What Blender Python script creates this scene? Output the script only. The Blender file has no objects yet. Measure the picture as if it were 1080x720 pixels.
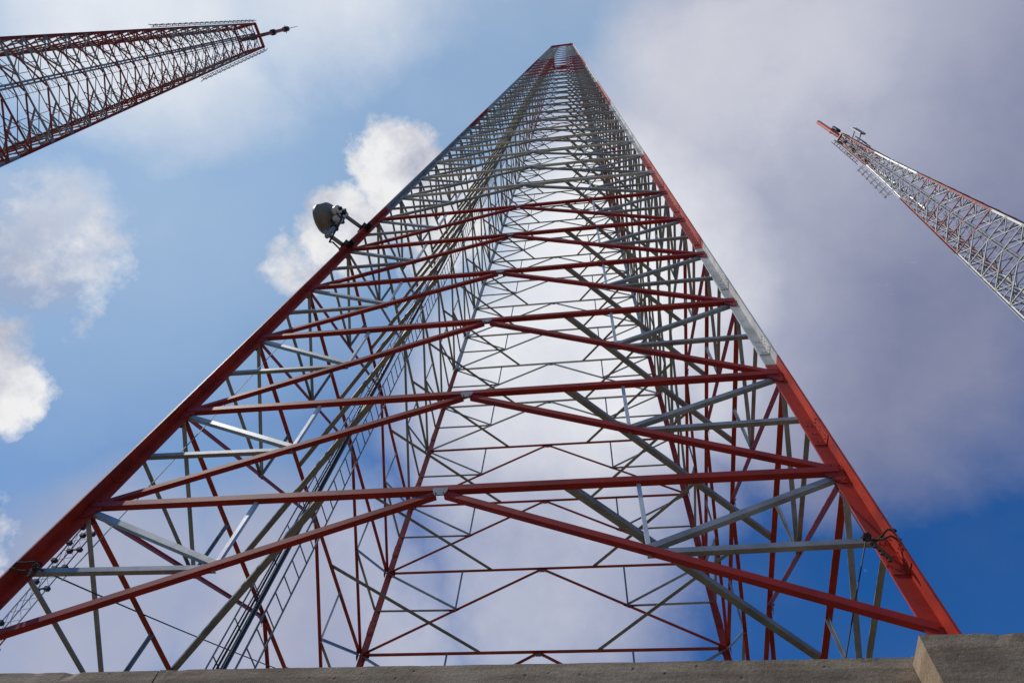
import bpy, math, random
from mathutils import Vector as V, Matrix, noise as mnoise
random.seed(7)
scene = bpy.context.scene
col = scene.collection
R = math.radians
S = 0.70            # metres per survey unit
Z0 = 4.65           # height of the tower's first node above the lower ground

def P(x, y, z):
    return V((x * S, y * S, z * S + Z0))

# ------------------------------------------------------------------ camera
FX = 753.45 / 1080.0
CAM = P(2.15494, -10.65128, -4.62301)
CR = V((0.98961728, 0.12223601, 0.07560415))
CU = V((0.07256082, -0.87896897, 0.4713263))
CF = V((-0.12406675, 0.46094676, 0.87871243))
cam = bpy.data.cameras.new('camera')
cam.sensor_width = 36.0
cam.lens = FX * 36.0
cam.clip_start = 0.05
cam.clip_end = 6000
co = bpy.data.objects.new('camera', cam)
col.objects.link(co)
co.matrix_world = Matrix(((CR.x, CU.x, -CF.x, CAM.x), (CR.y, CU.y, -CF.y, CAM.y),
                          (CR.z, CU.z, -CF.z, CAM.z), (0, 0, 0, 1)))
scene.camera = co

def shown(a, b, width):
    """rough share of the picture a bar a-b of that width takes up (ranks which bars become parts)"""
    tot, last = 0.0, None
    for i in range(9):
        q = a.lerp(b, i / 8) - CAM
        d = q.dot(CF)
        if d < 0.2:
            last = None
            continue
        x, y = q.dot(CR) / d * FX, q.dot(CU) / d * FX
        ok = abs(x) < 0.5 and abs(y) < 0.333
        if last and ok:
            tot += math.hypot(x - last[0], y - last[1]) * width / q.length
        last = (x, y) if ok else None
    return tot

# ------------------------------------------------------------------ materials
def material(name):
    m = bpy.data.materials.new(name)
    m.use_nodes = True
    nt = m.node_tree
    return m, nt, nt.nodes['Principled BSDF']

def noise(nt, scale, detail=4, rough=0.6, coord='Object', stretch=None):
    tc = nt.nodes.new('ShaderNodeTexCoord')
    n = nt.nodes.new('ShaderNodeTexNoise')
    n.inputs['Scale'].default_value = scale
    n.inputs['Detail'].default_value = detail
    n.inputs['Roughness'].default_value = rough
    src = tc.outputs[coord]
    if stretch:
        mp = nt.nodes.new('ShaderNodeMapping')
        mp.inputs['Scale'].default_value = stretch
        nt.links.new(src, mp.inputs['Vector'])
        src = mp.outputs['Vector']
    nt.links.new(src, n.inputs['Vector'])
    return n

def ramp(nt, fac, stops):
    r = nt.nodes.new('ShaderNodeValToRGB')
    while len(r.color_ramp.elements) < len(stops):
        r.color_ramp.elements.new(0.5)
    for e, (p, c) in zip(r.color_ramp.elements, stops):
        e.position = p
        e.color = (*c, 1)
    nt.links.new(fac, r.inputs['Fac'])
    return r

def mix(nt, fac, a, b, mode='MIX'):
    m = nt.nodes.new('ShaderNodeMix')
    m.data_type = 'RGBA'
    m.blend_type = mode
    for s, v in ((0, fac), (6, a), (7, b)):
        if isinstance(v, (int, float)):
            m.inputs[s].default_value = v
        elif isinstance(v, tuple):
            m.inputs[s].default_value = (*v, 1)
        else:
            nt.links.new(v, m.inputs[s])
    return m.outputs[2]

def bump(nt, bs, height, strength, dist):
    b = nt.nodes.new('ShaderNodeBump')
    b.inputs['Strength'].default_value = strength
    b.inputs['Distance'].default_value = dist
    nt.links.new(height, b.inputs['Height'])
    nt.links.new(b.outputs['Normal'], bs.inputs['Normal'])

def paint(name, base, dark, chip, rough, chips=0.7, metal=0.0):
    m, nt, bs = material(name)
    a = noise(nt, 2.6, 6, 0.65)
    c = ramp(nt, a.outputs['Fac'], [(0.34, dark), (0.58, base)])
    b = noise(nt, 14, 5, 0.7)
    f = ramp(nt, b.outputs['Fac'], [(chips, (0, 0, 0)), (chips + 0.06, (1, 1, 1))])
    out = mix(nt, f.outputs['Color'], c.outputs['Color'], chip)
    g = noise(nt, 4.3, 7, 0.72)
    h = ramp(nt, g.outputs['Fac'], [(0.57, (0, 0, 0)), (0.70, (0.7, 0.7, 0.7))])
    out = mix(nt, h.outputs['Color'], out, tuple(0.5 * (u + v) for u, v in zip(chip, dark)))
    nt.links.new(out, bs.inputs['Base Color'])
    bs.inputs['Roughness'].default_value = rough
    bs.inputs['Specular IOR Level'].default_value = 0.3
    bs.inputs['Metallic'].default_value = metal
    bump(nt, bs, b.outputs['Fac'], 0.15, 0.004)
    return m

M = {
    'red': paint('red_oxide_paint', (0.44, 0.034, 0.014), (0.25, 0.020, 0.011), (0.15, 0.055, 0.03), 0.5, 0.64),
    'white': paint('weathered_white_paint', (0.58, 0.56, 0.52), (0.38, 0.36, 0.33), (0.25, 0.17, 0.11), 0.5, 0.64),
    'galv': paint('galvanised_steel', (0.34, 0.35, 0.355), (0.20, 0.21, 0.215), (0.42, 0.42, 0.42), 0.42, 0.66, 0.35),
    'dull': paint('weathered_zinc', (0.31, 0.305, 0.295), (0.20, 0.198, 0.195), (0.18, 0.165, 0.14), 0.6, 0.7, 0.2),
    'shade_red': paint('shaded_red_paint', (0.34, 0.03, 0.022), (0.20, 0.02, 0.016), (0.09, 0.05, 0.04), 0.6),  # darker copy of the red: backlit shade put into the base colour
    'maroon': paint('dark_red_bar_paint', (0.35, 0.020, 0.013), (0.21, 0.014, 0.010), (0.12, 0.045, 0.03), 0.5, 0.64),
    'bright': paint('bright_zinc_plate', (0.62, 0.64, 0.65), (0.4, 0.42, 0.43), (0.34, 0.3, 0.26), 0.4, 0.66, 0.3),
    'black': paint('black_cable_sheath', (0.022, 0.022, 0.024), (0.014, 0.014, 0.015), (0.05, 0.05, 0.05), 0.55),
    'rope': paint('dark_rope', (0.06, 0.042, 0.03), (0.03, 0.022, 0.018), (0.1, 0.08, 0.06), 0.9),
    'drum': paint('grey_drum_shell', (0.24, 0.205, 0.20), (0.17, 0.145, 0.14), (0.2, 0.17, 0.16), 0.55),
    'radome': paint('white_radome', (0.74, 0.73, 0.70), (0.6, 0.59, 0.57), (0.5, 0.48, 0.45), 0.5),
}

def concrete():
    m, nt, bs = material('weathered_concrete')
    big = noise(nt, 1.1, 8, 0.68)
    c = ramp(nt, big.outputs['Fac'], [(0.30, (0.21, 0.14, 0.085)), (0.5, (0.39, 0.28, 0.175)), (0.7, (0.52, 0.39, 0.265))])
    streak = noise(nt, 2.4, 6, 0.7, stretch=(1.0, 1.0, 9.0))
    sr = ramp(nt, streak.outputs['Fac'], [(0.40, (0.62, 0.58, 0.54)), (0.56, (1, 1, 1))])
    o = mix(nt, 0.75, c.outputs['Color'], sr.outputs['Color'], 'MULTIPLY')
    fine = noise(nt, 55, 6, 0.75)
    fr = ramp(nt, fine.outputs['Fac'], [(0.3, (0.7, 0.7, 0.7)), (0.6, (1.1, 1.1, 1.1))])
    o = mix(nt, 0.7, o, fr.outputs['Color'], 'MULTIPLY')
    pit = nt.nodes.new('ShaderNodeTexVoronoi')
    pit.inputs['Scale'].default_value = 11
    tc = nt.nodes.new('ShaderNodeTexCoord')
    nt.links.new(tc.outputs['Object'], pit.inputs['Vector'])
    pr = ramp(nt, pit.outputs['Distance'], [(0.05, (0.22, 0.2, 0.18)), (0.13, (1, 1, 1))])
    o = mix(nt, 0.75, o, pr.outputs['Color'], 'MULTIPLY')
    nt.links.new(o, bs.inputs['Base Color'])
    bs.inputs['Roughness'].default_value = 0.92
    add = nt.nodes.new('ShaderNodeMath')
    add.operation = 'ADD'
    nt.links.new(fine.outputs['Fac'], add.inputs[0])
    nt.links.new(pr.outputs['Color'], add.inputs[1])
    bump(nt, bs, add.outputs[0], 0.5, 0.012)
    return m
M['concrete'] = concrete()

def earth():
    m, nt, bs = material('dry_earth_and_grass')
    a = noise(nt, 0.35, 8, 0.65)
    c = ramp(nt, a.outputs['Fac'], [(0.35, (0.07, 0.085, 0.035)), (0.52, (0.16, 0.13, 0.08)), (0.68, (0.27, 0.22, 0.15))])
    nt.links.new(c.outputs['Color'], bs.inputs['Base Color'])
    bs.inputs['Roughness'].default_value = 0.95
    b = noise(nt, 6, 6, 0.7)
    bump(nt, bs, b.outputs['Fac'], 0.6, 0.05)
    return m
M['earth'] = earth()

# ------------------------------------------------------------------ mesh helpers
class MB:
    def __init__(self):
        self.v, self.f, self.m, self.keys = [], [], [], []
    def slot(self, k):
        if k not in self.keys:
            self.keys.append(k)
        return self.keys.index(k)
    def add(self, vs, fs, k):
        o, s = len(self.v), self.slot(k)
        self.v += [tuple(x) for x in vs]
        self.f += [tuple(i + o for i in f) for f in fs]
        self.m += [s] * len(fs)
    def prism(self, pts0, pts1, k):
        n = len(pts0)
        fs = [(i, (i + 1) % n, n + (i + 1) % n, n + i) for i in range(n)]
        fs += [tuple(range(n - 1, -1, -1)), tuple(range(n, 2 * n))]
        self.add(list(pts0) + list(pts1), fs, k)
    def angle(self, a, b, out, w, k, t=None):
        """steel angle from a to b: heel on the line, one flange standing, one pointing away from `out`"""
        t = t or max(0.006, w * 0.1)
        d = (b - a).normalized()
        o = (out - d * out.dot(d)).normalized()
        u = d.cross(o)
        if u.z < 0:
            u = -u
        q = [(0, 0), (w, 0), (w, t), (t, t), (t, w), (0, w)]
        if d.cross(-o).dot(u) > 0:
            q = q[::-1]
        self.prism([a - o * i + u * j for i, j in q], [b - o * i + u * j for i, j in q], k)
    def box(self, c, ax, ay, az, k):
        """box with centre c and half axes ax ay az"""
        vs = [c + ax * i + ay * j + az * l for l in (-1, 1) for j in (-1, 1) for i in (-1, 1)]
        self.add(vs, [(0, 2, 3, 1), (4, 5, 7, 6), (0, 1, 5, 4), (2, 6, 7, 3), (0, 4, 6, 2), (1, 3, 7, 5)], k)
    def tube(self, pts, r, k, n=6):
        rings = []
        for i, p in enumerate(pts):
            d = (pts[min(i + 1, len(pts) - 1)] - pts[max(i - 1, 0)]).normalized()
            a = d.cross(V((0, 0, 1)) if abs(d.z) < 0.9 else V((1, 0, 0))).normalized()
            b = d.cross(a)
            rings.append([p + a * r * math.cos(6.2832 * j / n) + b * r * math.sin(6.2832 * j / n) for j in range(n)])
        vs = [q for rg in rings for q in rg]
        fs = [(i * n + j, i * n + (j + 1) % n, (i + 1) * n + (j + 1) % n, (i + 1) * n + j)
              for i in range(len(pts) - 1) for j in range(n)]
        fs += [tuple(range(n - 1, -1, -1)), tuple(range((len(pts) - 1) * n, len(pts) * n))]
        self.add(vs, fs, k)
    def lathe(self, c, axis, prof, k, n=28):
        """prof: list of (distance along axis, radius)"""
        axis = axis.normalized()
        a = axis.cross(V((0, 0, 1))).normalized()
        b = axis.cross(a)
        vs, fs = [], []
        for h, r in prof:
            vs += [c + axis * h + (a * math.cos(6.28319 * j / n) + b * math.sin(6.28319 * j / n)) * r for j in range(n)]
        for i in range(len(prof) - 1):
            fs += [(i * n + j, i * n + (j + 1) % n, (i + 1) * n + (j + 1) % n, (i + 1) * n + j) for j in range(n)]
        fs += [tuple(range(n - 1, -1, -1)), tuple(range((len(prof) - 1) * n, len(prof) * n))]
        self.add(vs, fs, k)
    def build(self, name, parent=None, smooth=False):
        me = bpy.data.meshes.new(name)
        org = parent.location if parent and parent.type == 'EMPTY' else V((0, 0, 0))
        if parent and parent.type == 'MESH' and parent.parent:
            org = parent.parent.location
        me.from_pydata([(x - org.x, y - org.y, z - org.z) for x, y, z in self.v], [], self.f)
        for k in self.keys:
            me.materials.append(M[k])
        me.polygons.foreach_set('material_index', self.m)
        if smooth:
            me.polygons.foreach_set('use_smooth', [len(f) == 4 for f in self.f])
        me.update()
        o = bpy.data.objects.new(name, me)
        col.objects.link(o)
        if parent:
            o.parent = parent
        return o

def tag(o, label=None, cat=None, group=None, kind=None):
    for k, v in (('label', label), ('category', cat), ('group', group), ('kind', kind)):
        if v:
            o[k] = v
    return o

def thing(name, label, cat, loc, group=None):
    o = bpy.data.objects.new(name, None)
    o.empty_display_size = 0.3
    o.location = loc
    col.objects.link(o)
    return tag(o, label, cat, group)

def emit(name, items, parent, limit=100):
    """items: (shown, function(mesh)); the ones that show largest become parts of their own, the rest one part"""
    items.sort(key=lambda i: -i[0])
    rest = MB()
    for n, (s, fn) in enumerate(items):
        if n < limit and s > 0:
            mb = MB()
            fn(mb)
            mb.build(name, parent)
        else:
            fn(rest)
    if rest.v:
        tag(rest.build(name, parent), kind='stuff')

# ------------------------------------------------------------------ lattice tower
def tower(name, label, cx, cy, rot, levels, half, base_z, top_z, leg_bands, bar_key, size, group,
          ladder_face, lad, detail, leg_labels=None):
    """levels: node heights; half(z): half width; everything in survey units"""
    cr, sr = math.cos(rot), math.sin(rot)
    def pt(a, b, z):
        w = half(z)
        x, y = a * w, b * w
        return P(cx + cr * x - sr * y, cy + sr * x + cr * y, z)
    def dr(x, y):
        return V((cr * x - sr * y, sr * x + cr * y, 0))
    root = thing(name, label, 'tower', P(cx, cy, base_z), group)
    n = len(levels)
    zc = lambda L: (levels[int(L)] + (levels[int(L) + 1] - levels[int(L)]) * (L - int(L))) if 0 <= L < n - 1 else (
        levels[0] + L * 2.5 if L < 0 else levels[-1] + (L - n + 1) * 2.7)
    fall = lambda z: 1 - 0.36 * max(0, min(1, (z - levels[0]) / (top_z - levels[0])))
    # legs: heavy angle sections, one mesh each, painted in bands
    for q, (a, b) in enumerate(((-1, -1), (1, -1), (1, 1), (-1, 1))):
        mb = MB()
        ex, ey = dr(1, 0), dr(0, 1)
        bands = leg_bands[q]
        cuts = [base_z]
        keys = []
        for L, key in bands:
            z = min(zc(L), top_z)
            if z > cuts[-1] + 1e-4:
                cuts.append(z)
                keys.append(key)
        if cuts[-1] < top_z:
            cuts.append(top_z)
            keys.append(bands[-1][1])
        def cross(z, g=1.0, th=1.0):
            w = size * 0.215 * fall(z) * g
            t = max(0.006, size * 0.016 * fall(z)) * th
            c = pt(a, b, z)
            q_ = [(-t, -t), (w, -t), (w, t), (t, t), (t, w), (-t, w)]
            if a * b > 0:
                q_ = q_[::-1]
            return [c - ex * a * i + ey * b * j for i, j in q_]
        for z0, z1, key in zip(cuts[:-1], cuts[1:], keys):
            k = max(1, int((z1 - z0) / 6))
            for i in range(k):
                mb.prism(cross(z0 + (z1 - z0) * i / k), cross(z0 + (z1 - z0) * (i + 1) / k), key)
        leg = mb.build('leg', root)
        if leg_labels and leg_labels[q]:
            leg['label'] = leg_labels[q]
        if detail:
            # bolted splices along the leg
            for i in range(0, 14):
                z = zc(i + 0.24) if i else zc(0.30)
                key = next((kk for z0, z1, kk in zip(cuts[:-1], cuts[1:], keys) if z0 <= z < z1), 'red')
                sp = MB()
                h = 0.2
                sp.prism(cross(z, 0.93, 1.7), cross(z + 2 * h, 0.93, 1.7), key)
                c0 = pt(a, b, z)
                ax = (pt(a, b, z + 1) - c0).normalized()
                w = size * 0.19 * fall(z)
                for j in range(3):
                    for sgn in (1,):
                        for off in (0.42, 0.75):
                            c = c0 + ax * (0.05 + 0.13 * j) - ex * a * w * off
                            sp.box(c, ex * 0.005, ey * 0.022, ax * 0.005, key if key != 'white' else 'galv')
                            c = c0 + ax * (0.05 + 0.13 * j) + ey * b * w * off
                            sp.box(c, ex * 0.022, ey * 0.005, ax * 0.005, key if key != 'white' else 'galv')
                sp.build('splice_plate', leg)
    H, K, T, G, PB, GP, JP, NP = [], [], [], [], [], [], [], []
    faces = (((-1, -1), (1, -1), (0, -1)), ((1, -1), (1, 1), (1, 0)), ((1, 1), (-1, 1), (0, 1)), ((-1, 1), (-1, -1), (-1, 0)))
    for fi, (A, B, N) in enumerate(faces):
        nrm = dr(*N)
        along = (pt(*B, 0) - pt(*A, 0)).normalized()
        def on(t, z, off):
            """point on this face: t from -1 to 1 along it"""
            p = pt(A[0] + (B[0] - A[0]) * (t + 1) / 2, A[1] + (B[1] - A[1]) * (t + 1) / 2, z)
            return p + nrm * off
        for L in range(0 if detail else 0, n):
            z1 = levels[L]
            f = fall(z1) * size
            kh, kk, kt = bar_key(L, fi)
            e = 0.10 * f
            if L > 0:
                h0, h1 = on(-1, z1, 0.055 * f) + along * e, on(1, z1, 0.055 * f) - along * e
                H.append((shown(h0, h1, 0.17 * f), lambda mb, a=h0, b=h1, w=0.112 * f, k=kh, o=nrm: mb.angle(a, b, o, w, k)))
                # gusset under the middle of the horizontal
                c = on(0, z1, 0.038 * f)
                def gus(mb, c=c, f=f, al=along, o=nrm, k=('galv' if detail else kh), det=(detail and L < 9), k2=kh):
                    up = V((0, 0, 1))
                    p = [c + al * i * f + up * j * f for i, j in ((-.12, .05), (.12, .05), (.12, .0), (.075, -.11), (-.075, -.11), (-.12, .0))]
                    mb.prism(p, [x + o * 0.012 for x in p], k)
                    if det:
                        for s in (-1, 1):
                            for i in range(3):
                                mb.box(c + al * s * (0.06 + 0.045 * i) * f - up * (0.075 + 0.02 * i) * f + o * 0.016, al * 0.0045, up * 0.0045, o * 0.006, k2)
                GP.append((shown(c - along * .2, c + along * .2, 0.2 * f), gus))
                # plates where the bars meet the leg
                for s in (-1, 1):
                    pc = on(s, z1, 0.037 * f) - along * s * 0.14 * f
                    def npl(mb, c=pc, f=f, al=along * s, o=nrm, k=kh, det=(detail and L < 9)):
                        up = V((0, 0, 1))
                        p = [c + al * i * f + up * j * f for i, j in ((.1, .2), (.1, -.24), (-.02, -.24), (-.17, -.06), (-.17, .10), (-.06, .2))]
                        mb.prism([x - o * 0.002 for x in p], [x + o * 0.002 for x in p], k)
                        if det:
                            for i, j in ((.07, .15), (.07, .05), (.07, -.17), (-.03, -.18), (-.1, -.1), (-.04, .15)):
                                mb.box(c + al * i * f + up * j * f + o * 0.004, al * 0.006, up * 0.006, o * 0.006, k)
                    NP.append((shown(pc - along * .2, pc + along * .2, 0.2 * f), npl))
                # plan bracing across the corner
                za = z1
                p0 = on(0.33, za, 0.02 * f) + V((0, 0, 0.0145 * f))
                nx = faces[(fi + 1) % 4]
                n2 = dr(*nx[2])
                t2 = -0.33
                p1 = pt(nx[0][0] + (nx[1][0] - nx[0][0]) * (t2 + 1) / 2, nx[0][1] + (nx[1][1] - nx[0][1]) * (t2 + 1) / 2, za) + n2 * 0.02 * f + V((0, 0, 0.0145 * f))
                PB.append((shown(p0, p1, 0.1 * f), lambda mb, a=p0, b=p1, w=0.115 * f, o=(nrm + n2): mb.angle(a, b, o, w, 'dull')))
                z0 = levels[L - 1]
                zm = (z0 + z1) / 2
                for s in (-1, 1):
                    k0 = on(0, z1, 0.03 * f) + along * s * 0.06 * f - V((0, 0, 0.085 * f))
                    k1 = on(s, z0 - (0.8 if detail and L == 1 and fi in (1, 3) else 0), 0.03 * f) - along * s * 0.09 * f + V((0, 0, 0.03 * f))
                    K.append((shown(k0, k1, 0.17 * f), lambda mb, a=k0, b=k1, w=0.10 * f, k=kk, o=nrm: mb.angle(a, b, o, w, k)))
                    pm = on(s * 0.5, zm, 0.012 * f)
                    t0 = on(s, z1, 0.012 * f) - along * s * 0.1 * f - V((0, 0, 0.09 * f))
                    T.append((shown(t0, pm, 0.1 * f), lambda mb, a=t0, b=pm, w=0.09 * f, k=kt, o=nrm: mb.angle(a, b, o, w, k)))
                    t1 = on(s, zm, 0.004 * f) - along * s * 0.1 * f
                    pm2 = pm - nrm * 0.009 - V((0, 0, 0.05 * f))
                    T.append((shown(t1, pm2, 0.1 * f), lambda mb, a=t1, b=pm2, w=0.085 * f, k=kt, o=nrm: mb.angle(a, b, o, w, k)))
                    ku = (k1 - k0).normalized()
                    kv = ku.cross(nrm)
                    jc = pm - nrm * 0.02 * f
                    JP.append((shown(jc - ku * .1, jc + ku * .1, 0.09 * f), lambda mb, c=jc, u=ku, v=kv, f=f, o=nrm, k=kk: mb.box(c, u * 0.11 * f, v * 0.05 * f, o * 0.006, k)))
                    g0 = on(s * 0.5, z1, -0.004 * f)
                    g1 = on(s * 0.5, zm, -0.004 * f)
                    G.append((shown(g0, g1, 0.08 * f), lambda mb, a=g0, b=g1, w=0.062 * f, o=nrm, k=('bright' if fi == 0 and detail else kt): mb.angle(a, b, o, w, k)))
    emit('horizontal_beam', H, root)
    emit('diagonal_brace', K, root)
    emit('redundant_brace', T, root)
    emit('hanger', G, root)
    emit('corner_brace', PB, root)
    emit('gusset_plate', GP, root)
    emit('joint_plate', JP, root)
    emit('node_plate', NP, root)
    # climbing ladder and cable tray up one face
    A, B, N = faces[ladder_face]
    nrm = dr(*N)
    along = (pt(*B, 0) - pt(*A, 0)).normalized()
    def onl(t, z, inset):
        return pt(A[0] + (B[0] - A[0]) * (t + 1) / 2, A[1] + (B[1] - A[1]) * (t + 1) / 2, z) - nrm * inset
    zt = top_z - 1.0
    zb = base_z
    for nm, t, wid, gap, r, tone in lad:
        rails = MB()
        lo, hi = onl(t, zb, 0.17), onl(t, zt, 0.17)
        for s in (-1, 1):
            rails.tube([lo + along * s * wid / 2, hi + along * s * wid / 2], r, tone, 6)
        lad_o = rails.build(nm, root)
        cnt = int((hi - lo).length / gap)
        rg = []
        for i in range(1, cnt):
            c = lo.lerp(hi, i / cnt)
            a_, b_ = c - along * wid / 2, c + along * wid / 2
            rg.append((shown(a_, b_, r * 2), lambda mb, a=a_, b=b_, r=r, tone=tone: mb.tube([a, b], r * 0.75, tone, 5)))
        emit('rung', rg, lad_o)
        if nm == 'cable_tray':
            for off, rr in ((-0.05, 0.030), (0.05, 0.014), (0.11, 0.010)):
                cb = MB()
                q0, q1 = lo + along * off - nrm * 0.05, hi + along * off - nrm * 0.05
                cb.tube([q0.lerp(q1, i / 40) + V((random.uniform(-.006, .006), random.uniform(-.006, .006), 0)) for i in range(41)], rr, 'black', 8)
                cb.build('cable', root)
    # frame at the very top
    tf = MB()
    for A, B, N in faces:
        o = dr(*N)
        a_, b_ = pt(*A, top_z) + o * 0.06, pt(*B, top_z) + o * 0.06
        tf.angle(a_, b_, o, 0.26 * size, 'red')
    tf.build('top_frame', root)
    return root, pt, dr, zc

# main tower
lev = [0.0, 2.36341, 4.7992, 7.62409, 10.33933, 13.1192, 15.9346, 18.59882, 21.33697]
while lev[-1] + 2.739 < 90.5:
    lev.append(lev[-1] + 2.739)
TOP = 91.065
def main_half(z):
    return 5 * (1 - z / 122.909)
def main_keys(L, f):
    if L <= (5 if f in (1, 3) else 6):
        return ('maroon', 'maroon', 'galv') if f == 0 else ('red', 'red', 'galv')
    if 21 <= L <= 26 or L >= 33:
        return ('red', 'red', 'galv')
    if L <= 11:
        return ('white', 'dull', 'galv') if f == 0 else (('bright', 'bright', 'galv') if f == 2 else ('dull', 'dull', 'dull'))
    if L >= 27:
        return ('white', 'galv', 'galv')
    if f == 1 and L <= 17:
        return ('shade_red', 'shade_red', 'dull')
    return ('dull', 'dull', 'dull')
UP = [(22, 'white'), (26.5, 'red'), (32.6, 'white'), (99, 'red')]
bands = [
    [(6.25, 'red'), (12.0, 'galv'), (14.2, 'red')] + UP,
    [(2.12, 'red'), (4.15, 'white'), (8.0, 'red'), (13, 'white'), (17, 'red')] + UP,
    [(8.0, 'red'), (13, 'white'), (17, 'red')] + UP,
    [(8.0, 'red')] + UP,
]
main, mpt, mdr, mzc = tower(
    'lattice_tower', 'tall red and white steel lattice tower in the middle, standing on the concrete wall',
    0, 0, 0, lev, main_half, -0.96, TOP, bands, main_keys, 0.58, 'lattice radio towers', 3,
    [('ladder', 0.03, 0.38, 0.30, 0.014, 'dull'), ('cable_tray', 0.19, 0.34, 0.55, 0.011, 'dull')], True,
    ['front left leg, dark red low down and bare grey above', 'front right leg with a bare white stretch between red ones', None, None])
# whips on the top frame
wm = MB()
for x, y, h in ((0.5, -0.9, 1.9), (0.9, -1.0, 2.6), (1.35, -0.8, 0.9)):
    c = mpt(0, 0, TOP) + V((x * S * 1.1, y * S * 1.1, 0))
    wm.tube([c, c + V((0, 0, h))], 0.035, 'dull', 6)
wm.build('lightning_rod', main)
bp = MB()
for a, b in ((-1, -1), (1, -1), (1, 1), (-1, 1)):
    c = mpt(a, b, -0.96)
    bp = MB()
    bp.box(c + V((0, 0, 0.012)), V((0.2, 0, 0)), V((0, 0.2, 0)), V((0, 0, 0.012)), 'red')
    for s in (-1, 1):
        bp.box(c + V((s * 0.12, 0.03, 0.175)), V((0.06, 0, 0)), V((0, 0.008, 0)), V((0, 0, 0.15)), 'red')
        bp.box(c + V((0.03, s * 0.13, 0.12)), V((0.008, 0, 0)), V((0, 0.07, 0)), V((0, 0, 0.095)), 'red')
    bp.build('base_plate', main)

# side towers
GZ = -Z0 / S
def levels_from(z0, top, step=2.75):
    out = [z0]
    while out[-1] + step < top - 0.4:
        out.append(out[-1] + step)
    return out
def left_half(z):
    return 1.621 + (100 - z) * (4.308 - 1.621) / 60
def side_keys_left(L, f):
    return ('shade_red', 'shade_red', 'shade_red') if (L // 5) % 2 else ('dull', 'shade_red', 'dull')
ll = levels_from(GZ + 0.6, 100)
lb = [[(15, 'shade_red'), (18.5, 'dull'), (32, 'shade_red'), (36, 'dull'), (99, 'shade_red')]] * 4
left, lpt, ldr, lzc = tower(
    'lattice_tower', 'dark red lattice tower with short rod aerials, cut by the left edge of the photo',
    -43.447, -6.337, 1.449, ll, left_half, GZ, 100, lb, side_keys_left, 0.85, 'lattice radio towers', 0,
    [('ladder', -0.04, 0.42, 0.32, 0.016, 'dull'), ('cable_tray', -0.16, 0.16, 0.6, 0.05, 'dull')], False)
def right_half(z):
    pts = ((40, 3.26), (85, 1.022), (100, 0.605))
    if z < 40:
        return 3.26 + (40 - z) * (3.26 - 1.022) / 45
    if z < 85:
        return 3.26 + (1.022 - 3.26) * (z - 40) / 45
    return 1.022 + (0.605 - 1.022) * (z - 85) / 15
rl = levels_from(GZ + 0.6, 100, 2.6)
def side_keys_right(L, f):
    if L >= 36: return ('shade_red', 'shade_red', 'dull')
    if L >= 31: return ('dull', 'dull', 'dull')
    if L >= 25: return ('shade_red', 'dull', 'dull')
    return ('dull', 'dull', 'dull')
rb = [[(14, 'shade_red'), (25, 'white'), (31, 'shade_red'), (36, 'galv'), (99, 'shade_red')]] * 4
right, rpt, rdr, rzc = tower(
    'lattice_tower', 'slender red and white lattice tower with a red rod on top, at the right edge',
    37.684, 16.215, -1.076, rl, right_half, GZ, 100, rb, side_keys_right, 0.72, 'lattice radio towers', 0,
    [('ladder', 0.02, 0.40, 0.32, 0.016, 'dull'), ('cable_tray', 0.12, 0.16, 0.6, 0.05, 'dull')], False)

# masts on their tops
mm = MB()
c = lpt(0, 0, 100)
mm.tube([c - V((0, 0, 1.5)), c + V((0, 0, 10.5))], 0.17, 'shade_red', 10)
for h, r_, hh in ((0.6, 0.28, 0.9), (6.0, 0.3, 0.8), (9.6, 0.27, 1.2)):
    mm.lathe(c + V((0, 0, h)), V((0, 0.001, 1)), [(0, r_ * 0.5), (0.08, r_), (hh - 0.08, r_), (hh, r_ * 0.5)], 'black', 12)
for an in range(4):
    o = V((math.cos(an * 1.57), math.sin(an * 1.57), 0))
    mm.tube([c + V((0, 0, 10.0)), c + V((0, 0, 10.2)) + o * 0.42], 0.04, 'black', 6)
mm.tube([c + V((0, 0, 10.5)), c + V((0, 0, 14.0))], 0.03, 'dull', 6)
mm.build('top_mast', left, True)
mm = MB()
c = rpt(0, 0, 100)
mm.tube([c - V((0, 0, 1.0)), c + V((0, 0, 1.2))], 0.12, 'black', 10)
mm.lathe(c + V((0, 0, 1.0)), V((0, 0.001, 1)), [(0, 0.14), (0.1, 0.2), (2.4, 0.2), (2.5, 0.25), (2.9, 0.25), (3.0, 0.2), (7.2, 0.2), (7.4, 0.12)], 'red', 14)
mm.box(c + V((0.36, -0.2, 3.4)), V((0.12, 0, 0)), V((0, 0.12, 0)), V((0, 0, 1.0)), 'black')
mm.build('top_mast', right, True)

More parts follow.
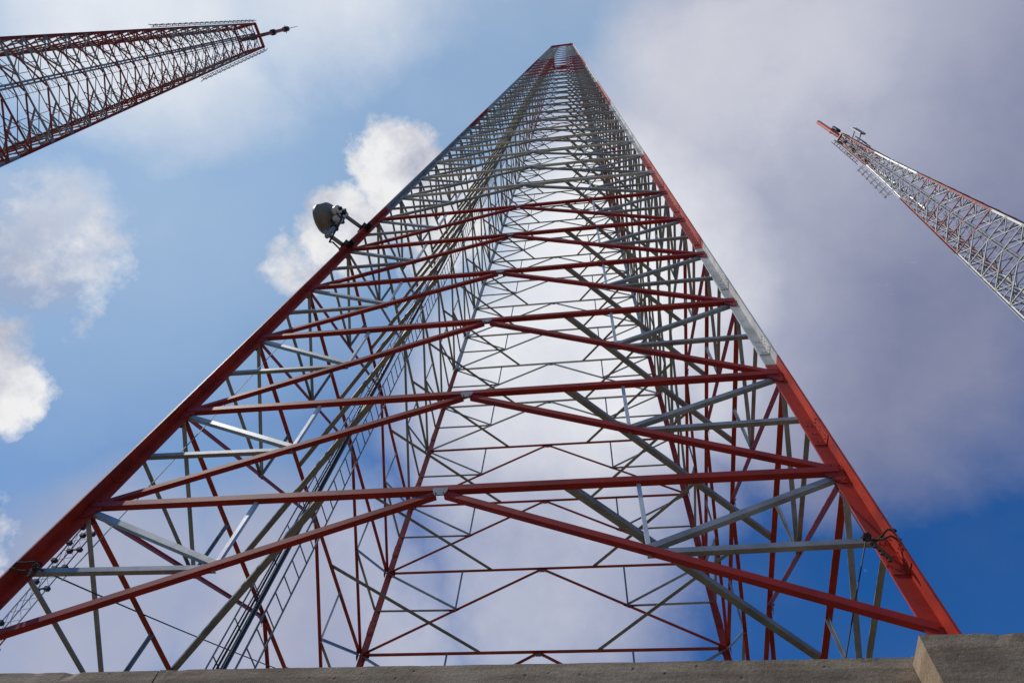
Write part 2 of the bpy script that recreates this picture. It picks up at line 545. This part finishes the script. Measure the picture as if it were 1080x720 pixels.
# rows of aerials clamped along the legs near the tops
def array(name, label, cat, pt, a, b, out, z0, z1, gap, reach, key, mode):
    root = thing(name, label, cat, pt(a, b, z0) + out * 0.2)
    lo, hi = pt(a, b, z0) + out * reach, pt(a, b, z1) + out * reach
    ax = (hi - lo).normalized()
    side = ax.cross(out).normalized()
    n = int((hi - lo).length / gap)
    for i in range(n + 1):
        q = lo.lerp(hi, i / n)
        mb = MB()
        mb.tube([q - out * (reach - 0.1), q], 0.035, key, 5)
        if mode == 'rods':
            mb.tube([q - ax * 0.42 + out * 0.02, q + ax * 0.42 + out * 0.02], 0.03, key, 5)
            mb.tube([q - side * 0.35, q + side * 0.35], 0.025, key, 5)
        else:
            mb.tube([q - out * (reach - 0.1) - ax * 0.5, q - out * 0.1], 0.03, key, 5)
            mb.box(q, ax * 0.12, side * 0.05, out * 0.09, key)
        mb.build('arm', root)
    if mode != 'rods':
        for d in (0.0, 0.28):
            mb = MB()
            mb.tube([lo - ax * 0.3 - out * d, hi + ax * 0.3 - out * d], 0.04, key, 6)
            mb.build('rail', root)
    else:
        mb = MB()
        mb.tube([lo - ax * 0.3 - out * (reach * 0.55), hi + ax * 0.3 - out * (reach * 0.55)], 0.025, key, 5)
        mb.build('rail', root)
    return root
od = lambda d, x, y: d(x, y).normalized()
array('rod_aerial_row', 'row of short grey rod aerials along the upper edge of the left tower', 'aerial', lpt, -1, -1, od(ldr, -1, -0.4), 72, 99.4, 0.95, 0.24, 'dull', 'rods')
array('rod_aerial_row', 'row of short rod aerials along the lower edge of the left tower', 'aerial', lpt, 1, -1, od(ldr, 1, -0.4), 78, 99.6, 0.95, 0.30, 'dull', 'rods')
array('rod_aerial_row', 'row of rod aerials up the middle of the dark left tower', 'aerial', lpt, 0, -1, od(ldr, 0, -1), 74, 98.5, 1.0, 0.45, 'black', 'rods')
array('side_bracket_frame', 'thin bracket frame standing off the lower side of the right tower', 'antenna frame', rpt, -1, -1, od(rdr, -1, -0.3), 77.5, 88, 1.15, 0.65, 'dull', 'frame')
array('rod_aerial_row', 'row of short grey rod aerials near the top of the right tower', 'aerial', rpt, -1, -1, od(rdr, -1, -0.3), 90.5, 100.2, 0.8, 0.35, 'black', 'rods')
# panel on the right tower
pr = thing('panel_antenna', 'grey flat panel antenna on the upper side of the right tower', 'antenna', rpt(1, -1, 94.6))
c = rpt(1, -1, 94.6) + od(rdr, 1, -0.3) * 0.7
sd = od(rdr, 1, -0.3)
sd2 = V((0, 0, 1)).cross(sd)
mb = MB(); mb.box(c + sd * 0.15, sd * 0.05, sd2 * 0.24, V((0, 0, 1.2)), 'drum'); mb.build('panel', pr)
mb = MB(); mb.box(c + sd * 0.22, sd * 0.02, sd2 * 0.27, V((0, 0, 1.25)), 'galv'); mb.build('panel_rim', pr)
for h in (-0.8, 0.8):
    mb = MB(); mb.tube([rpt(1, -1, 94.6) + V((0, 0, h)), c + V((0, 0, h)) + sd * 0.1], 0.05, 'dull', 6); mb.build('bracket', pr)
# dense aerial cluster inside the right tower's head
hd = thing('whip_aerial_cluster', 'dark cluster of whip aerials round the head of the right tower', 'aerial', rpt(0, 0, 90))
for i in range(26):
    an = i * 2.4
    zz = 89.0 + (i % 9) * 1.25
    o = V((math.cos(an), math.sin(an), 0))
    c = rpt(0, 0, zz) + o * (0.42 + 0.2 * (i % 3))
    mb = MB()
    mb.tube([c - V((0, 0, 0.75)), c + V((0, 0, 0.75))], 0.055, 'black', 6)
    mb.tube([rpt(0, 0, zz) + o * 0.2, c], 0.03, 'black', 5)
    mb.build('whip', hd)
# lamp box on the right tower
lb_ = thing('obstruction_lamp', 'small dark lamp box on the upper edge of the right tower', 'lamp', rpt(1, -1, 52.0))
c = rpt(1, -1, 52.0) + od(rdr, 1, -0.3) * 0.35
mb = MB(); mb.box(c, V((0.2, 0, 0)), V((0, 0.2, 0)), V((0, 0, 0.3)), 'rope'); mb.build('housing', lb_)
mb = MB(); mb.tube([rpt(1, -1, 52.0), c], 0.05, 'dull', 6); mb.build('bracket', lb_)

# slender guyed mast far behind the left leg
def far_mast():
    d = V((-0.76234, 0.64717, 0)).normalized()
    dist = 42.0
    h = CAM.z + dist * math.tan(R(36.6))
    c = V((CAM.x, CAM.y, 0)) + d * dist
    root = thing('guyed_mast', 'slender thin lattice mast seen behind the lower front left leg', 'mast', c)
    w = 0.40
    cs = [V((math.cos(a), math.sin(a), 0)) * w for a in (0.4, 0.4 + 2.0944, 0.4 + 4.18879)]
    for q in cs:
        mb = MB()
        k = 9
        for i in range(k):
            mb.tube([c + q + V((0, 0, h * i / k)), c + q + V((0, 0, h * (i + 1) / k))], 0.04, 'red' if i % 2 == 0 else 'white', 6)
        mb.build('mast_leg', root)
    st = []
    z = 0.4
    while z + 0.8 < h:
        for i in range(3):
            a, b = c + cs[i] + V((0, 0, z)), c + cs[(i + 1) % 3] + V((0, 0, z + 0.75))
            st.append((shown(a, b, 0.04), lambda mb, a=a, b=b: mb.tube([a, b], 0.016, 'dull', 5)))
        z += 0.75
    emit('lacing_bar', st, root)
    for z in (h - 0.3, h - 1.6, h - 3.0, h - 4.6, h - 7.4, h - 8.6, h - 9.5, h - 10.4):
        mb = MB()
        for q in cs:
            mb.box(c + q + V((0, 0, z)), V((0.13, 0, 0)), V((0, 0.13, 0)), V((0, 0, 0.1)), 'black')
        mb.tube([c + cs[0] + V((0, 0, z)), c + cs[1] + V((0, 0, z + 0.1))], 0.05, 'black', 6)
        mb.build('clamp', root)
far_mast()

# ------------------------------------------------------------------ microwave dish on the front left leg
def dish():
    la, lb = mpt(-1, -1, mzc(5.05)), mpt(-1, -1, mzc(5.62))
    out = V((-1, -1, 0)).normalized()
    root = thing('microwave_dish', 'grey drum shaped microwave dish on two arms from the front left leg', 'dish', la)
    pl = la + out * 0.45
    ph = lb + out * 0.45 + (V((la.x, la.y, 0)) - V((lb.x, lb.y, 0)))
    for a, b in ((la, pl), (lb, ph)):
        mb = MB(); mb.tube([a, b + out * 0.1], 0.042, 'dull', 10); mb.build('arm', root, True)
        mb = MB()
        mb.box(a + out * 0.02, out * 0.05, out.cross(V((0, 0, 1))) * 0.2, V((0, 0, 0.03)), 'black')
        mb.box(a + out * 0.09, out * 0.05, out.cross(V((0, 0, 1))) * 0.1, V((0, 0, 0.08)), 'black')
        mb.build('clamp', root)
    mb = MB(); mb.tube([pl - V((0, 0, 0.1)), ph + V((0, 0, 0.1))], 0.045, 'galv', 12); mb.build('mount_pipe', root, True)
    mid = pl.lerp(ph, 0.5) + V((0, 0, 0.05))
    ax = V((-0.97, 0.20, 0.0)).normalized()
    c = mid + V((-0.08, -0.10, 0.30))
    r = 0.30
    mb = MB()
    mb.lathe(c, ax, [(0, 0.10), (0.02, 0.15), (0.07, 0.24), (0.12, 0.285), (0.15, r), (0.30, r), (0.305, r + 0.010), (0.33, r + 0.010), (0.335, r), (0.36, r)], 'drum', 40)
    mb.build('drum', root, True)
    mb = MB()
    mb.lathe(c + ax * 0.362, ax, [(0, r - 0.002), (0.015, r - 0.006), (0.03, r * 0.8), (0.042, r * 0.3)], 'radome', 40)
    mb.build('radome', root, True)
    for dz, dy in ((-0.16, -0.12), (-0.22, 0.04)):
        mb = MB()
        cc = c + V((0.02, dy, dz))
        mb.lathe(cc, V((1, -0.35, -0.15)), [(0, 0.085), (0.12, 0.085), (0.13, 0.07)], 'radome', 16)
        mb.lathe(cc + V((1, -0.35, -0.15)).normalized() * 0.13, V((1, -0.35, -0.15)), [(0, 0.035), (0.05, 0.035)], 'black', 10)
        mb.build('radio_unit', root, True)
    mb = MB()
    for dz in (-0.22, 0.2):
        mb.tube([mid + V((0, 0, dz)), c + ax * 0.08 + V((0, 0, dz * 0.6))], 0.035, 'black', 8)
        mb.box(mid + V((0, 0, dz)), V((0.06, 0, 0)), V((0, 0.06, 0)), V((0, 0, 0.04)), 'black')
    mb.box(c + V((0.05, 0.05, 0.22)), V((0.06, 0, 0)), V((0, 0.08, 0)), V((0, 0, 0.06)), 'black')
    mb.build('mount_bracket', root)
    mb = MB()
    pts = [c + V((0.1, -0.1, -0.25)), c + V((0.25, -0.05, -0.5)), pl + V((0.1, 0.05, -0.3)), la + out * 0.3 - V((0, 0, 0.15)), la - V((0, 0, 0.25))]
    mb.tube(pts, 0.018, 'black', 6)
    mb.build('feed_cable', root)
dish()

# ------------------------------------------------------------------ ropes and wires
def sag(a, b, s, n=14):
    return [a.lerp(b, i / n) - V((0, 0, s * 4 * (i / n) * (1 - i / n))) for i in range(n + 1)]
def rope_loop(label, a, b, L, tail):
    c = mpt(a, b, mzc(L)) + V((-0.05 * a, 0.05 * b, 0))
    root = thing('rope', label, 'rope', c)
    mb = MB()
    for k in range(2):
        pts = []
        for i in range(25):
            t = i / 24 * 6.2832
            rr = 0.108 - 0.03 * abs(math.sin(2 * t))
            pts.append(c + V((rr * math.cos(t) * 1.0, rr * math.sin(t), 0.03 * k + 0.07 * math.sin(t + k) - 0.03)))
        mb.tube(pts, 0.008, 'rope', 6)
    mb.build('loop', root)
    mb = MB()
    kc = c + V((-0.13 * a, -0.04, -0.03))
    for i in range(7):
        d = V((random.uniform(-1, 1), random.uniform(-1, 1), random.uniform(-1, 1))).normalized()
        mb.tube([kc - d * 0.035, kc + d.cross(V((0, 0, 1))) * 0.02, kc + d * 0.035], 0.011, 'rope', 6)
    mb.build('knot', root)
    mb = MB()
    for i in range(tail):
        p = kc + V((0.012 * i, -0.01, -0.03 - 0.034 * i))
        mb.box(p, V((0.009, 0, 0)), V((0, 0.009, 0)), V((0, 0, 0.018)), 'rope')
        mb.tube([p + V((0.012 * (-1) ** i, 0, 0.02)), p - V((0.012 * (-1) ** i, 0, 0.02))], 0.01, 'rope', 5)
    mb.build('tail', root)
    return kc
k1 = rope_loop('dark rope tied round the front right leg with a knotted tail hanging', 1, -1, 0.5, 7)
k0 = rope_loop('dark rope tied round the front left leg under its grey brace', -1, -1, 0.5, 3)
def wire(label, a, b, s, r=0.006, key='black'):
    mb = MB()
    mb.tube(sag(a, b, s), r, key, 5)
    tag(mb.build('wire', None), label, 'wire')
wire('thin black wire from the rope knot up to the front right leg joint', k1, mpt(1, -1, mzc(1)) + V((-0.12, 0.02, -0.1)), 0.02, 0.005)
wire('thin black wire hanging from the front right rope knot down behind the wall', k1, P(3.7, -3.6, -0.95), 0.0, 0.005)
wire('long thin black wire sagging from the front left leg to the back left leg', k0, mpt(-1, 1, mzc(2.62)), 0.05, 0.007)
wire('thin grey wire running along the front left leg up to the third joint', mpt(-1, -1, mzc(0.55)) + V((0.22, 0.18, 0)), mpt(-1, -1, mzc(3.3)) + V((0.2, 0.2, 0)), 0.0, 0.006, 'dull')
wire('thin grey wire beside the cable tray inside the left face', mpt(-0.86, -0.28, mzc(0.2)), mpt(-0.9, -0.26, mzc(9)), 0.0, 0.006, 'dull')

# ------------------------------------------------------------------ concrete wall, pedestals, ground
WY = -5.87 * S
WT = P(0, 0, -0.905).z
XW, YB, TH = 9.0, 8.4, 0.45
def rough_box(mb, x0, x1, y0, y1, z0, z1, key, cell=0.06):
    """a cast block whose faces and arrises wander a few millimetres"""
    if z1 - z0 > 2:
        zs = [z0] + [z1 - 0.6 + 0.075 * i for i in range(9)]
    else:
        zs = [z0 + (z1 - z0) * i / 6 for i in range(7)]
    nx = max(2, min(140, int((x1 - x0) / cell)))
    ny = max(2, min(40, int((y1 - y0) / 0.12)))
    X = [x0 + (x1 - x0) * i / nx for i in range(nx + 1)]
    Y = [y0 + (y1 - y0) * i / ny for i in range(ny + 1)]
    vs, fs, ids = [], [], {}
    def vid(x, y, z):
        k = (x, y, z)
        if k not in ids:
            p = V(k)
            edge = sum(1 for t, a, b in ((x, x0, x1), (y, y0, y1), (z, z0, z1)) if t in (a, b)) > 1
            d = mnoise.noise_vector(p * 3.1) * 0.0015 + mnoise.noise_vector(p * 11) * 0.001
            if edge:
                d += mnoise.noise_vector(p * 6.3 + V((9, 3, 1))) * 0.0015
            if edge:
                cc = V(((x0 + x1) / 2, (y0 + y1) / 2, (z0 + z1) / 2)) - p
                q = mnoise.noise(p * 9 + V((4, 4, 4)))
                pull = V((math.copysign(1, cc.x) if x in (x0, x1) else 0, math.copysign(1, cc.y) if y in (y0, y1) else 0, math.copysign(1, cc.z) if z in (z0, z1) else 0))
                d += pull * (0.004 + max(0, q - 0.32) * 0.035)
            ids[k] = len(vs)
            vs.append(p + d)
        return ids[k]
    def sheet(A, B, f, flip):
        for a0, a1 in zip(A[:-1], A[1:]):
            for b0, b1 in zip(B[:-1], B[1:]):
                q = [vid(*f(a0, b0)), vid(*f(a1, b0)), vid(*f(a1, b1)), vid(*f(a0, b1))]
                fs.append(tuple(q[::-1] if flip else q))
    sheet(X, Y, lambda a, b: (a, b, z1), False); sheet(X, Y, lambda a, b: (a, b, z0), True)
    sheet(X, zs, lambda a, b: (a, y0, b), False); sheet(X, zs, lambda a, b: (a, y1, b), True)
    sheet(Y, zs, lambda a, b: (x1, a, b), False); sheet(Y, zs, lambda a, b: (x0, a, b), True)
    mb.add(vs, fs, key)
def plain_box(mb, x0, x1, y0, y1, z0, z1, key):
    c = V(((x0 + x1) / 2, (y0 + y1) / 2, (z0 + z1) / 2))
    mb.box(c, V(((x1 - x0) / 2, 0, 0)), V((0, (y1 - y0) / 2, 0)), V((0, 0, (z1 - z0) / 2)), key)
def finish_concrete(o, w=0):
    return o
wb = MB()
# front wall in cast bays with open joints, a lower lift line, then three sides
xs = [-9.0, -1.18, 3.0 - 0.006]
for a, b in zip(xs[:-1], xs[1:]):
    j = random.uniform(-0.003, 0.003)
    rough_box(wb, a + 0.0015, b - 0.0015, WY + j, WY + TH, WT - 0.40, WT + random.uniform(-0.004, 0.004), 'concrete')
    rough_box(wb, a + 0.002, b - 0.002, WY - 0.012 + j, WY + TH, 0.0, WT - 0.404, 'concrete')
rough_box(wb, 3.0, XW, WY + 0.004, WY + TH, 0, WT - 0.003, 'concrete')
rough_box(wb, -XW, -XW + TH, WY + TH + .002, YB, 0, WT, 'concrete')
rough_box(wb, XW - TH, XW, WY + TH + .002, YB, 0, WT, 'concrete')
rough_box(wb, -XW + TH + .002, XW - TH - .002, YB - TH, YB, 0, WT, 'concrete')
tag(finish_concrete(wb.build('concrete_wall')), 'low brown grey concrete wall running along the bottom of the photo', 'wall')

px0, py0 = 4.2 * S, -6.2 * S
PT = P(0, 0, -0.975).z
pb = MB()
rough_box(pb, px0, px0 + 1.55, py0, WY - 0.002, 0, PT, 'concrete')
rough_box(pb, px0 + 0.03, px0 + 1.52, WY + TH + .002, WY + TH + 1.2, 0.4, PT, 'concrete')
rough_box(pb, px0 + 0.02, px0 + 1.53, WY - 0.0015, WY + TH + .0015, PT - 0.5, max(PT, WT) + 0.012, 'concrete')
tag(finish_concrete(pb.build('concrete_pedestal'), 0.02), 'blocky concrete pedestal under the front right leg, standing proud of the wall', 'pedestal', 'concrete pedestals')
for a, b, nm in ((-1, -1, 'concrete pedestal under the front left leg behind the wall'), (1, 1, 'concrete pedestal under the back right leg behind the wall'), (-1, 1, 'concrete pedestal under the back left leg behind the wall')):
    c = mpt(a, b, -0.96)
    mb = MB()
    rough_box(mb, c.x - 0.45, c.x + 0.45, c.y - 0.45, c.y + 0.45, 0.5, PT, 'concrete')
    tag(finish_concrete(mb.build('concrete_pedestal')), nm, 'pedestal', 'concrete pedestals')

mb = MB()
plain_box(mb, -XW + TH - .05, XW - TH + .05, WY + TH - .05, YB - TH + .05, 0.1, WT - 0.35, 'earth')
tag(mb.build('terrace'), kind='structure')
mb = MB()
g = 3000
mb.add([V((-g, -g, 0)), V((g, -g, 0)), V((g, g, 0)), V((-g, g, 0))], [(0, 1, 2, 3)], 'earth')
tag(mb.build('ground'), kind='structure')

# ------------------------------------------------------------------ sky and sun
SUN = V((-0.55, -0.11, 0.80)).normalized()
sl = bpy.data.lights.new('sun', 'SUN')
sl.energy = 3.4
sl.angle = R(0.53)
sl.color = (1.0, 0.95, 0.87)
so = bpy.data.objects.new('sun', sl)
col.objects.link(so)
so.rotation_euler = (-SUN).to_track_quat('-Z', 'Y').to_euler()

world = bpy.data.worlds.new('World')
scene.world = world
world.use_nodes = True
nt = world.node_tree
nt.nodes.clear()
L = nt.links
def N(t, **kw):
    n = nt.nodes.new(t)
    for k, v in kw.items():
        setattr(n, k, v)
    return n
def math_(op, a, b=None, c=None, clamp=False):
    n = N('ShaderNodeMath', operation=op, use_clamp=clamp)
    for i, v in enumerate((a, b, c)):
        if v is None:
            continue
        if isinstance(v, (int, float)):
            n.inputs[i].default_value = v
        else:
            L.new(v, n.inputs[i])
    return n.outputs[0]
sky = N('ShaderNodeTexSky', sky_type='NISHITA')
sky.sun_disc = False
sky.sun_elevation = math.asin(SUN.z)
sky.sun_rotation = math.atan2(SUN.x, SUN.y)
sky.air_density = 1.0
sky.dust_density = 0.15
sky.ozone_density = 2.0
tc = N('ShaderNodeTexCoord')
D = tc.outputs['Generated']
def fbm(scale, detail, rough, offset=0.0, warp=0.0):
    n = N('ShaderNodeTexNoise')
    n.inputs['Scale'].default_value = scale
    n.inputs['Detail'].default_value = detail
    n.inputs['Roughness'].default_value = rough
    n.inputs['Distortion'].default_value = warp
    if offset:
        m = N('ShaderNodeVectorMath', operation='ADD')
        m.inputs[1].default_value = (offset, offset * 0.7, -offset)
        L.new(D, m.inputs[0])
        L.new(m.outputs[0], n.inputs['Vector'])
    else:
        L.new(D, n.inputs['Vector'])
    return n
def warped(scale, detail, rough, amt, offset):
    n = fbm(scale, detail, rough, offset)
    s = N('ShaderNodeVectorMath', operation='SUBTRACT')
    L.new(n.outputs['Color'], s.inputs[0])
    s.inputs[1].default_value = (0.5, 0.5, 0.5)
    m = N('ShaderNodeVectorMath', operation='SCALE')
    m.inputs['Scale'].default_value = amt
    L.new(s.outputs[0], m.inputs[0])
    a = N('ShaderNodeVectorMath', operation='ADD')
    L.new(D, a.inputs[0])
    L.new(m.outputs[0], a.inputs[1])
    nn = N('ShaderNodeVectorMath', operation='NORMALIZE')
    L.new(a.outputs[0], nn.inputs[0])
    return nn.outputs[0]
def blob(vec, az, el, inner, outer, amp):
    d = N('ShaderNodeVectorMath', operation='DOT_PRODUCT')
    L.new(vec, d.inputs[0])
    a, e = R(az), R(el)
    d.inputs[1].default_value = (math.sin(a) * math.cos(e), math.cos(a) * math.cos(e), math.sin(e))
    mr = N('ShaderNodeMapRange', interpolation_type='SMOOTHSTEP')
    mr.inputs['From Min'].default_value = math.cos(R(outer))
    mr.inputs['From Max'].default_value = math.cos(R(inner))
    mr.inputs['To Max'].default_value = amp
    L.new(d.outputs['Value'], mr.inputs['Value'])
    return mr.outputs['Result']
def union(vals):
    out = vals[0]
    for v in vals[1:]:
        out = math_('MAXIMUM', out, v)
    return out
# cumulus heaps: azimuth from +Y, elevation, inner and outer radius (degrees), density
wc = warped(9.0, 7, 0.62, 0.11, 3.1)
cum = union([blob(wc, *b) for b in (
    (-47.5, 70.8, 2.2, 5.0, 1.0), (-49.5, 64.5, 1.6, 4.4, 0.95), (-51.0, 59.5, 0.8, 4.0, 0.75), (-38, 69.0, 2.0, 6.5, 0.95),
    (-62.3, 40.0, 1.2, 3.8, 1.0), (-67.0, 39.5, 1.4, 5.0, 1.0), (-56.5, 31.5, 1.5, 4.6, 0.85), (-70.5, 49.5, 0.4, 6.0, 0.52), (-66.5, 48, 0.3, 4.5, 0.45))])
# broad veils of thin grey cloud
ws = warped(2.6, 8, 0.6, 0.30, 7.7)
st = union([blob(ws, *b) for b in (
    (49, 72, 7, 17, 1.0), (12, 68, 6, 17, 0.95), (36, 57, 6, 17, 1.0), (-5, 56, 6, 17, 0.95), (28, 53, 4, 12, 0.95),
    (-6, 44, 3, 13, 0.8), (-28, 36, 3, 14, 0.95), (-45, 32, 3, 11, 0.9), (60, 56, 7, 19, 1.0), (75, 68, 7, 18, 1.0),
    (-97, 61, 3, 15, 0.8), (-115, 72, 4, 16, 0.75), (-71.5, 48.5, 0.3, 5.5, 0.62), (170, 60, 10, 40, 0.8), (110, 50, 10, 35, 0.8))])
fine = fbm(5.0, 9, 0.62, 1.7)
tex = N('ShaderNodeMapRange')
tex.inputs['From Min'].default_value = 0.3
tex.inputs['From Max'].default_value = 0.7
tex.inputs['To Min'].default_value = 0.86
tex.inputs['To Max'].default_value = 1.08
L.new(fine.outputs['Fac'], tex.inputs['Value'])
base_veil = fbm(2.2, 7, 0.6, 5.2)
bv = N('ShaderNodeMapRange')
bv.inputs['From Min'].default_value = 0.42
bv.inputs['From Max'].default_value = 0.75
bv.inputs['To Max'].default_value = 0.12
L.new(base_veil.outputs['Fac'], bv.inputs['Value'])
veil = math_('MULTIPLY', math_('MAXIMUM', st, bv.outputs['Result']), tex.outputs['Result'], None, True)
rag = fbm(24, 8, 0.66, 4.4)
heap = math_('MULTIPLY', math_('ADD', cum, math_('MULTIPLY_ADD', rag.outputs['Fac'], 1.5, -1.02)), 1.8, None, True)
# how bright a cloud is: thin and lit towards the middle of the sky, thick and grey to the east
glow = union([blob(D, -6, 65, 0, 25, 0.9), blob(D, -12, 46, 0, 26, 0.62), blob(D, 60, 80, 0, 26, 0.62), blob(D, -90, 66, 0, 34, 0.9), blob(D, -40, 34, 0, 24, 0.5)])
gl = math_('MULTIPLY_ADD', fine.outputs['Fac'], 0.22, math_('SUBTRACT', glow, 0.11))
vc = N('ShaderNodeValToRGB')
for e, (p, c) in zip([vc.color_ramp.elements[0], vc.color_ramp.elements[1], vc.color_ramp.elements.new(0.5)],
                     [(0.0, (0.22, 0.24, 0.37)), (1.0, (0.66, 0.68, 0.73)), (0.5, (0.42, 0.44, 0.56))]):
    e.position = p
    e.color = (*c, 1)
L.new(gl, vc.inputs['Fac'])
hc = N('ShaderNodeValToRGB')
for e, (p, c) in zip([hc.color_ramp.elements[0], hc.color_ramp.elements[1]], [(0.34, (0.46, 0.48, 0.58)), (0.60, (0.86, 0.86, 0.87))]):
    e.position = p
    e.color = (*c, 1)
hn = fbm(9, 7, 0.62, 9.3)
L.new(hn.outputs['Fac'], hc.inputs['Fac'])
tint = N('ShaderNodeMix', data_type='RGBA', blend_type='MULTIPLY')
tint.inputs[0].default_value = 1.0
L.new(sky.outputs[0], tint.inputs[6])
tint.inputs[7].default_value = (0.06, 0.52, 1.02, 1)
b0 = N('ShaderNodeBackground')
b0.inputs['Strength'].default_value = 0.11
L.new(tint.outputs[2], b0.inputs['Color'])
b1 = N('ShaderNodeBackground')
L.new(vc.outputs['Color'], b1.inputs['Color'])
b2 = N('ShaderNodeBackground')
L.new(hc.outputs['Color'], b2.inputs['Color'])
m1 = N('ShaderNodeMixShader')
# a thin pale sheet of high haze over the western half of the sky
sheet = union([blob(ws, -82, 56, 10, 38, 0.68), blob(ws, -40, 78, 6, 24, 0.62), blob(ws, -50, 40, 4, 22, 0.45)])
bh = N('ShaderNodeBackground')
bh.inputs['Color'].default_value = (0.41, 0.585, 0.77, 1)
m0 = N('ShaderNodeMixShader')
L.new(sheet, m0.inputs[0]); L.new(b0.outputs[0], m0.inputs[1]); L.new(bh.outputs[0], m0.inputs[2])
L.new(veil, m1.inputs[0]); L.new(m0.outputs[0], m1.inputs[1]); L.new(b1.outputs[0], m1.inputs[2])
m2 = N('ShaderNodeMixShader')
L.new(heap, m2.inputs[0]); L.new(m1.outputs[0], m2.inputs[1]); L.new(b2.outputs[0], m2.inputs[2])
wo = N('ShaderNodeOutputWorld')
L.new(m2.outputs[0], wo.inputs['Surface'])

# ------------------------------------------------------------------ render settings
scene.render.engine = 'CYCLES'
scene.render.resolution_x, scene.render.resolution_y = 1024, 682
vs = scene.view_settings
vs.view_transform = 'Standard'
vs.look = 'None'
vs.exposure = 0.0
vs.gamma = 1.0
vs.use_curve_mapping = False
